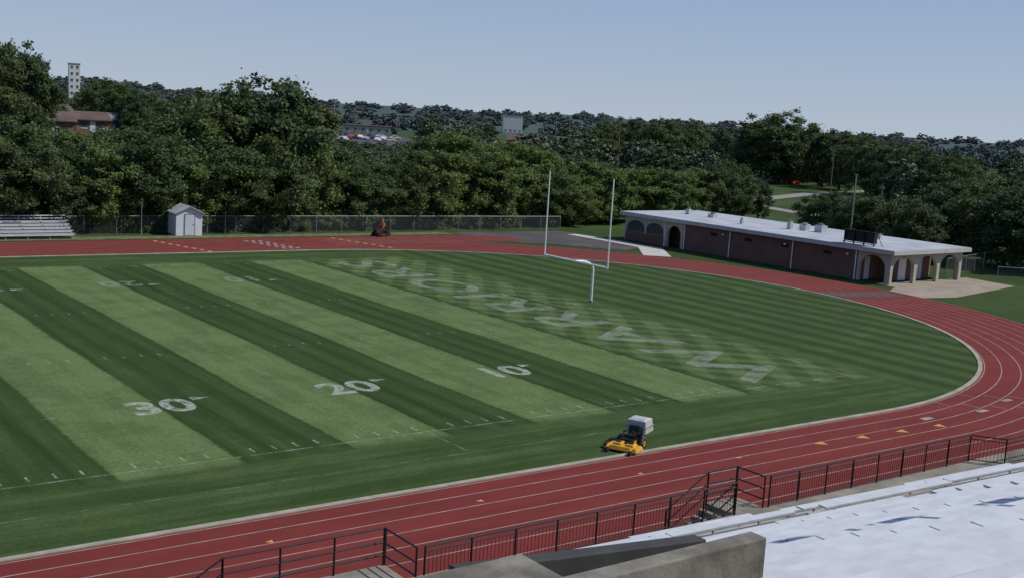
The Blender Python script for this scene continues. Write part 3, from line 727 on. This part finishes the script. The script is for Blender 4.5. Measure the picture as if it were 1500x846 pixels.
for a in [(5,190,14.5,1.0,3),(36,186,13.2,.85,2),(-35,180,15.0,1,0),(62,215,9.0,.8,1),(135,250,9.0,1.2,0),(165,245,9.5,1.1,1),(205,240,9.8,1.1,5),(235,225,9.2,1,2),(265,240,11.5,1,3),(285,230,12.5,1,0),(110,270,7,1,1),(185,232,8.6,1,3),(150,270,10,1,2),
          (880,152,7.4,1.1,4),(915,156,7.6,1.15,4),(950,158,7.6,1.1,4),(985,160,7.4,1.1,4),(850,158,8.0,1.0,0),(1010,166,7.6,1.0,4),
          (1035,168,8.0,1.1,3),(1065,172,8.0,1.0,0),(1055,185,8.4,1.1,2),(1100,178,6.0,.9,3),
          (1185,150,5.6,1.1,0),(1210,146,6.6,1.1,3),(1235,140,6.6,1.15,0),(1262,138,6.6,1.2,3),(1300,136,6.8,1.2,0),(1335,134,6.8,1.1,3),
          (1100,300,16.5,1.2,3),(1135,300,17.8,1.15,0),(1085,310,15.5,1,2),(1155,310,15,1,3),(1190,300,14,.9,2),(1215,290,14,1.1,3),(1255,270,13.2,1.1,0),(1280,280,12.8,1.0,3),
          (1310,240,12,1.1,0),(1345,230,11.4,1.1,3),(1380,220,11.2,1.1,0),(1290,250,12,1.,2),
          (1400,150,9.2,1.15,3),(1440,142,9.2,1.2,0),(1480,138,9.2,1.2,3),(1520,135,9.2,1.2,0),(1425,165,9.6,1.2,3),(1470,160,9.6,1.2,2),(1375,160,8.3,1.1,0),(1350,150,7,1,3),(1510,155,9.6,1.2,3),
          (875,330,13,1.1,0),(905,340,14,1.1,3),(945,330,14,1.1,0),(975,340,13.5,1,3),(1000,350,14.5,1,0),(1040,330,13,1,2)]: TT(*a)
for a in [(1075,350,15,1,9),(1170,340,16,1,9),(1320,245,12.5,.9,9),(960,345,14.5,.8,9),(270,215,11,.9,9),(690,260,9,1,9)]: TT(*a,name="conifer_tree")
dw=empty("distant_trees");cnt=0
random.seed(5)
for _ in range(2600):
    px=random.uniform(-150,1650);D=165+1500*random.random()**1.7
    if D<420 and 440<px<610: continue
    if 600>px>440 and D<540: continue
    if px<300 and D<250: continue
    if px<120 and D<600: continue
    if 1085<px<1270 and D<290: continue
    if px>840 and D<205: continue
    if px>1000 and D<420 and random.random()<.6: continue
    if 915<px<1005 and 275<D<345: continue
    if 700<px<765 and 300<D<800: continue
    if cnt>820: break
    x,y=polar(ang(px),D)
    h=random.uniform(7.0,10.0)+(1.5 if D>450 else 0)
    if px<300: h=min(h,8.0)
    if D>700: h=random.uniform(6,9)
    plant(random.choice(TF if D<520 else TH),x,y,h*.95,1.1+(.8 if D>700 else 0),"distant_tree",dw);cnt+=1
for _ in range(110):   # low scrub between the creek wood and the parking lot
    px=random.uniform(440,620);D=random.uniform(165,375)
    x,y=polar(ang(px),D);plant(random.choice(TF),x,y,(3.6 if D<280 else 2.6)*random.uniform(.8,1.1),2.0,"distant_tree",dw)

# ------------------------------------------------------------------ world, sun, camera
el=math.radians(48); s=Vector((.80,-.60,0)).normalized()*math.cos(el)+Vector((0,0,math.sin(el)))
w=bpy.data.worlds.new("World");bpy.context.scene.world=w;w.use_nodes=True;nt=w.node_tree
sky=nt.nodes.new("ShaderNodeTexSky");sky.sky_type='NISHITA';sky.sun_disc=False;sky.sun_elevation=el;sky.sun_rotation=math.atan2(s.x,s.y)
sky.air_density=1.0;sky.dust_density=.4;sky.ozone_density=3.0
tc=nt.nodes.new("ShaderNodeTexCoord");sx=nt.nodes.new("ShaderNodeSeparateXYZ");nt.links.new(tc.outputs["Generated"],sx.inputs[0])
zf=M(nt,'POWER',M(nt,'MAXIMUM',M(nt,'MULTIPLY',sx.outputs[2],1.0),0.0),.5)
haze=MIX(nt,M(nt,'MULTIPLY',zf,1.5),(4.3,5.3,6.7),(1.4,2.3,4.8))
bg=nt.nodes["Background"];nt.links.new(MIX(nt,.8,sky.outputs[0],haze),bg.inputs[0]);bg.inputs[1].default_value=.10
sl=bpy.data.lights.new("sun",'SUN');sl.energy=4.1;sl.angle=math.radians(.5);sl.color=(1,.95,.87)
so=bpy.data.objects.new("sun",sl);C.objects.link(so);so.rotation_euler=s.to_track_quat('Z','Y').to_euler()
yaw,pitch,roll=.6496,-.1487,.0615
f=Vector((math.sin(yaw)*math.cos(pitch),math.cos(yaw)*math.cos(pitch),math.sin(pitch)));r=Vector((math.cos(yaw),-math.sin(yaw),0));u=r.cross(f)
r2=r*math.cos(roll)+u*math.sin(roll);u2=-r*math.sin(roll)+u*math.cos(roll)
cam=bpy.data.cameras.new("camera");cam.sensor_width=36;cam.lens=36*1711.8/1500;cam.clip_end=8000;cam.clip_start=.1
co=bpy.data.objects.new("camera",cam);C.objects.link(co)
mw=Matrix((r2,u2,-f)).transposed().to_4x4();mw.translation=Vector((-45.113,-39.725,13.351));co.matrix_world=mw
sc=bpy.context.scene;sc.camera=co;sc.view_settings.view_transform='Standard';sc.view_settings.look='None';sc.view_settings.exposure=0
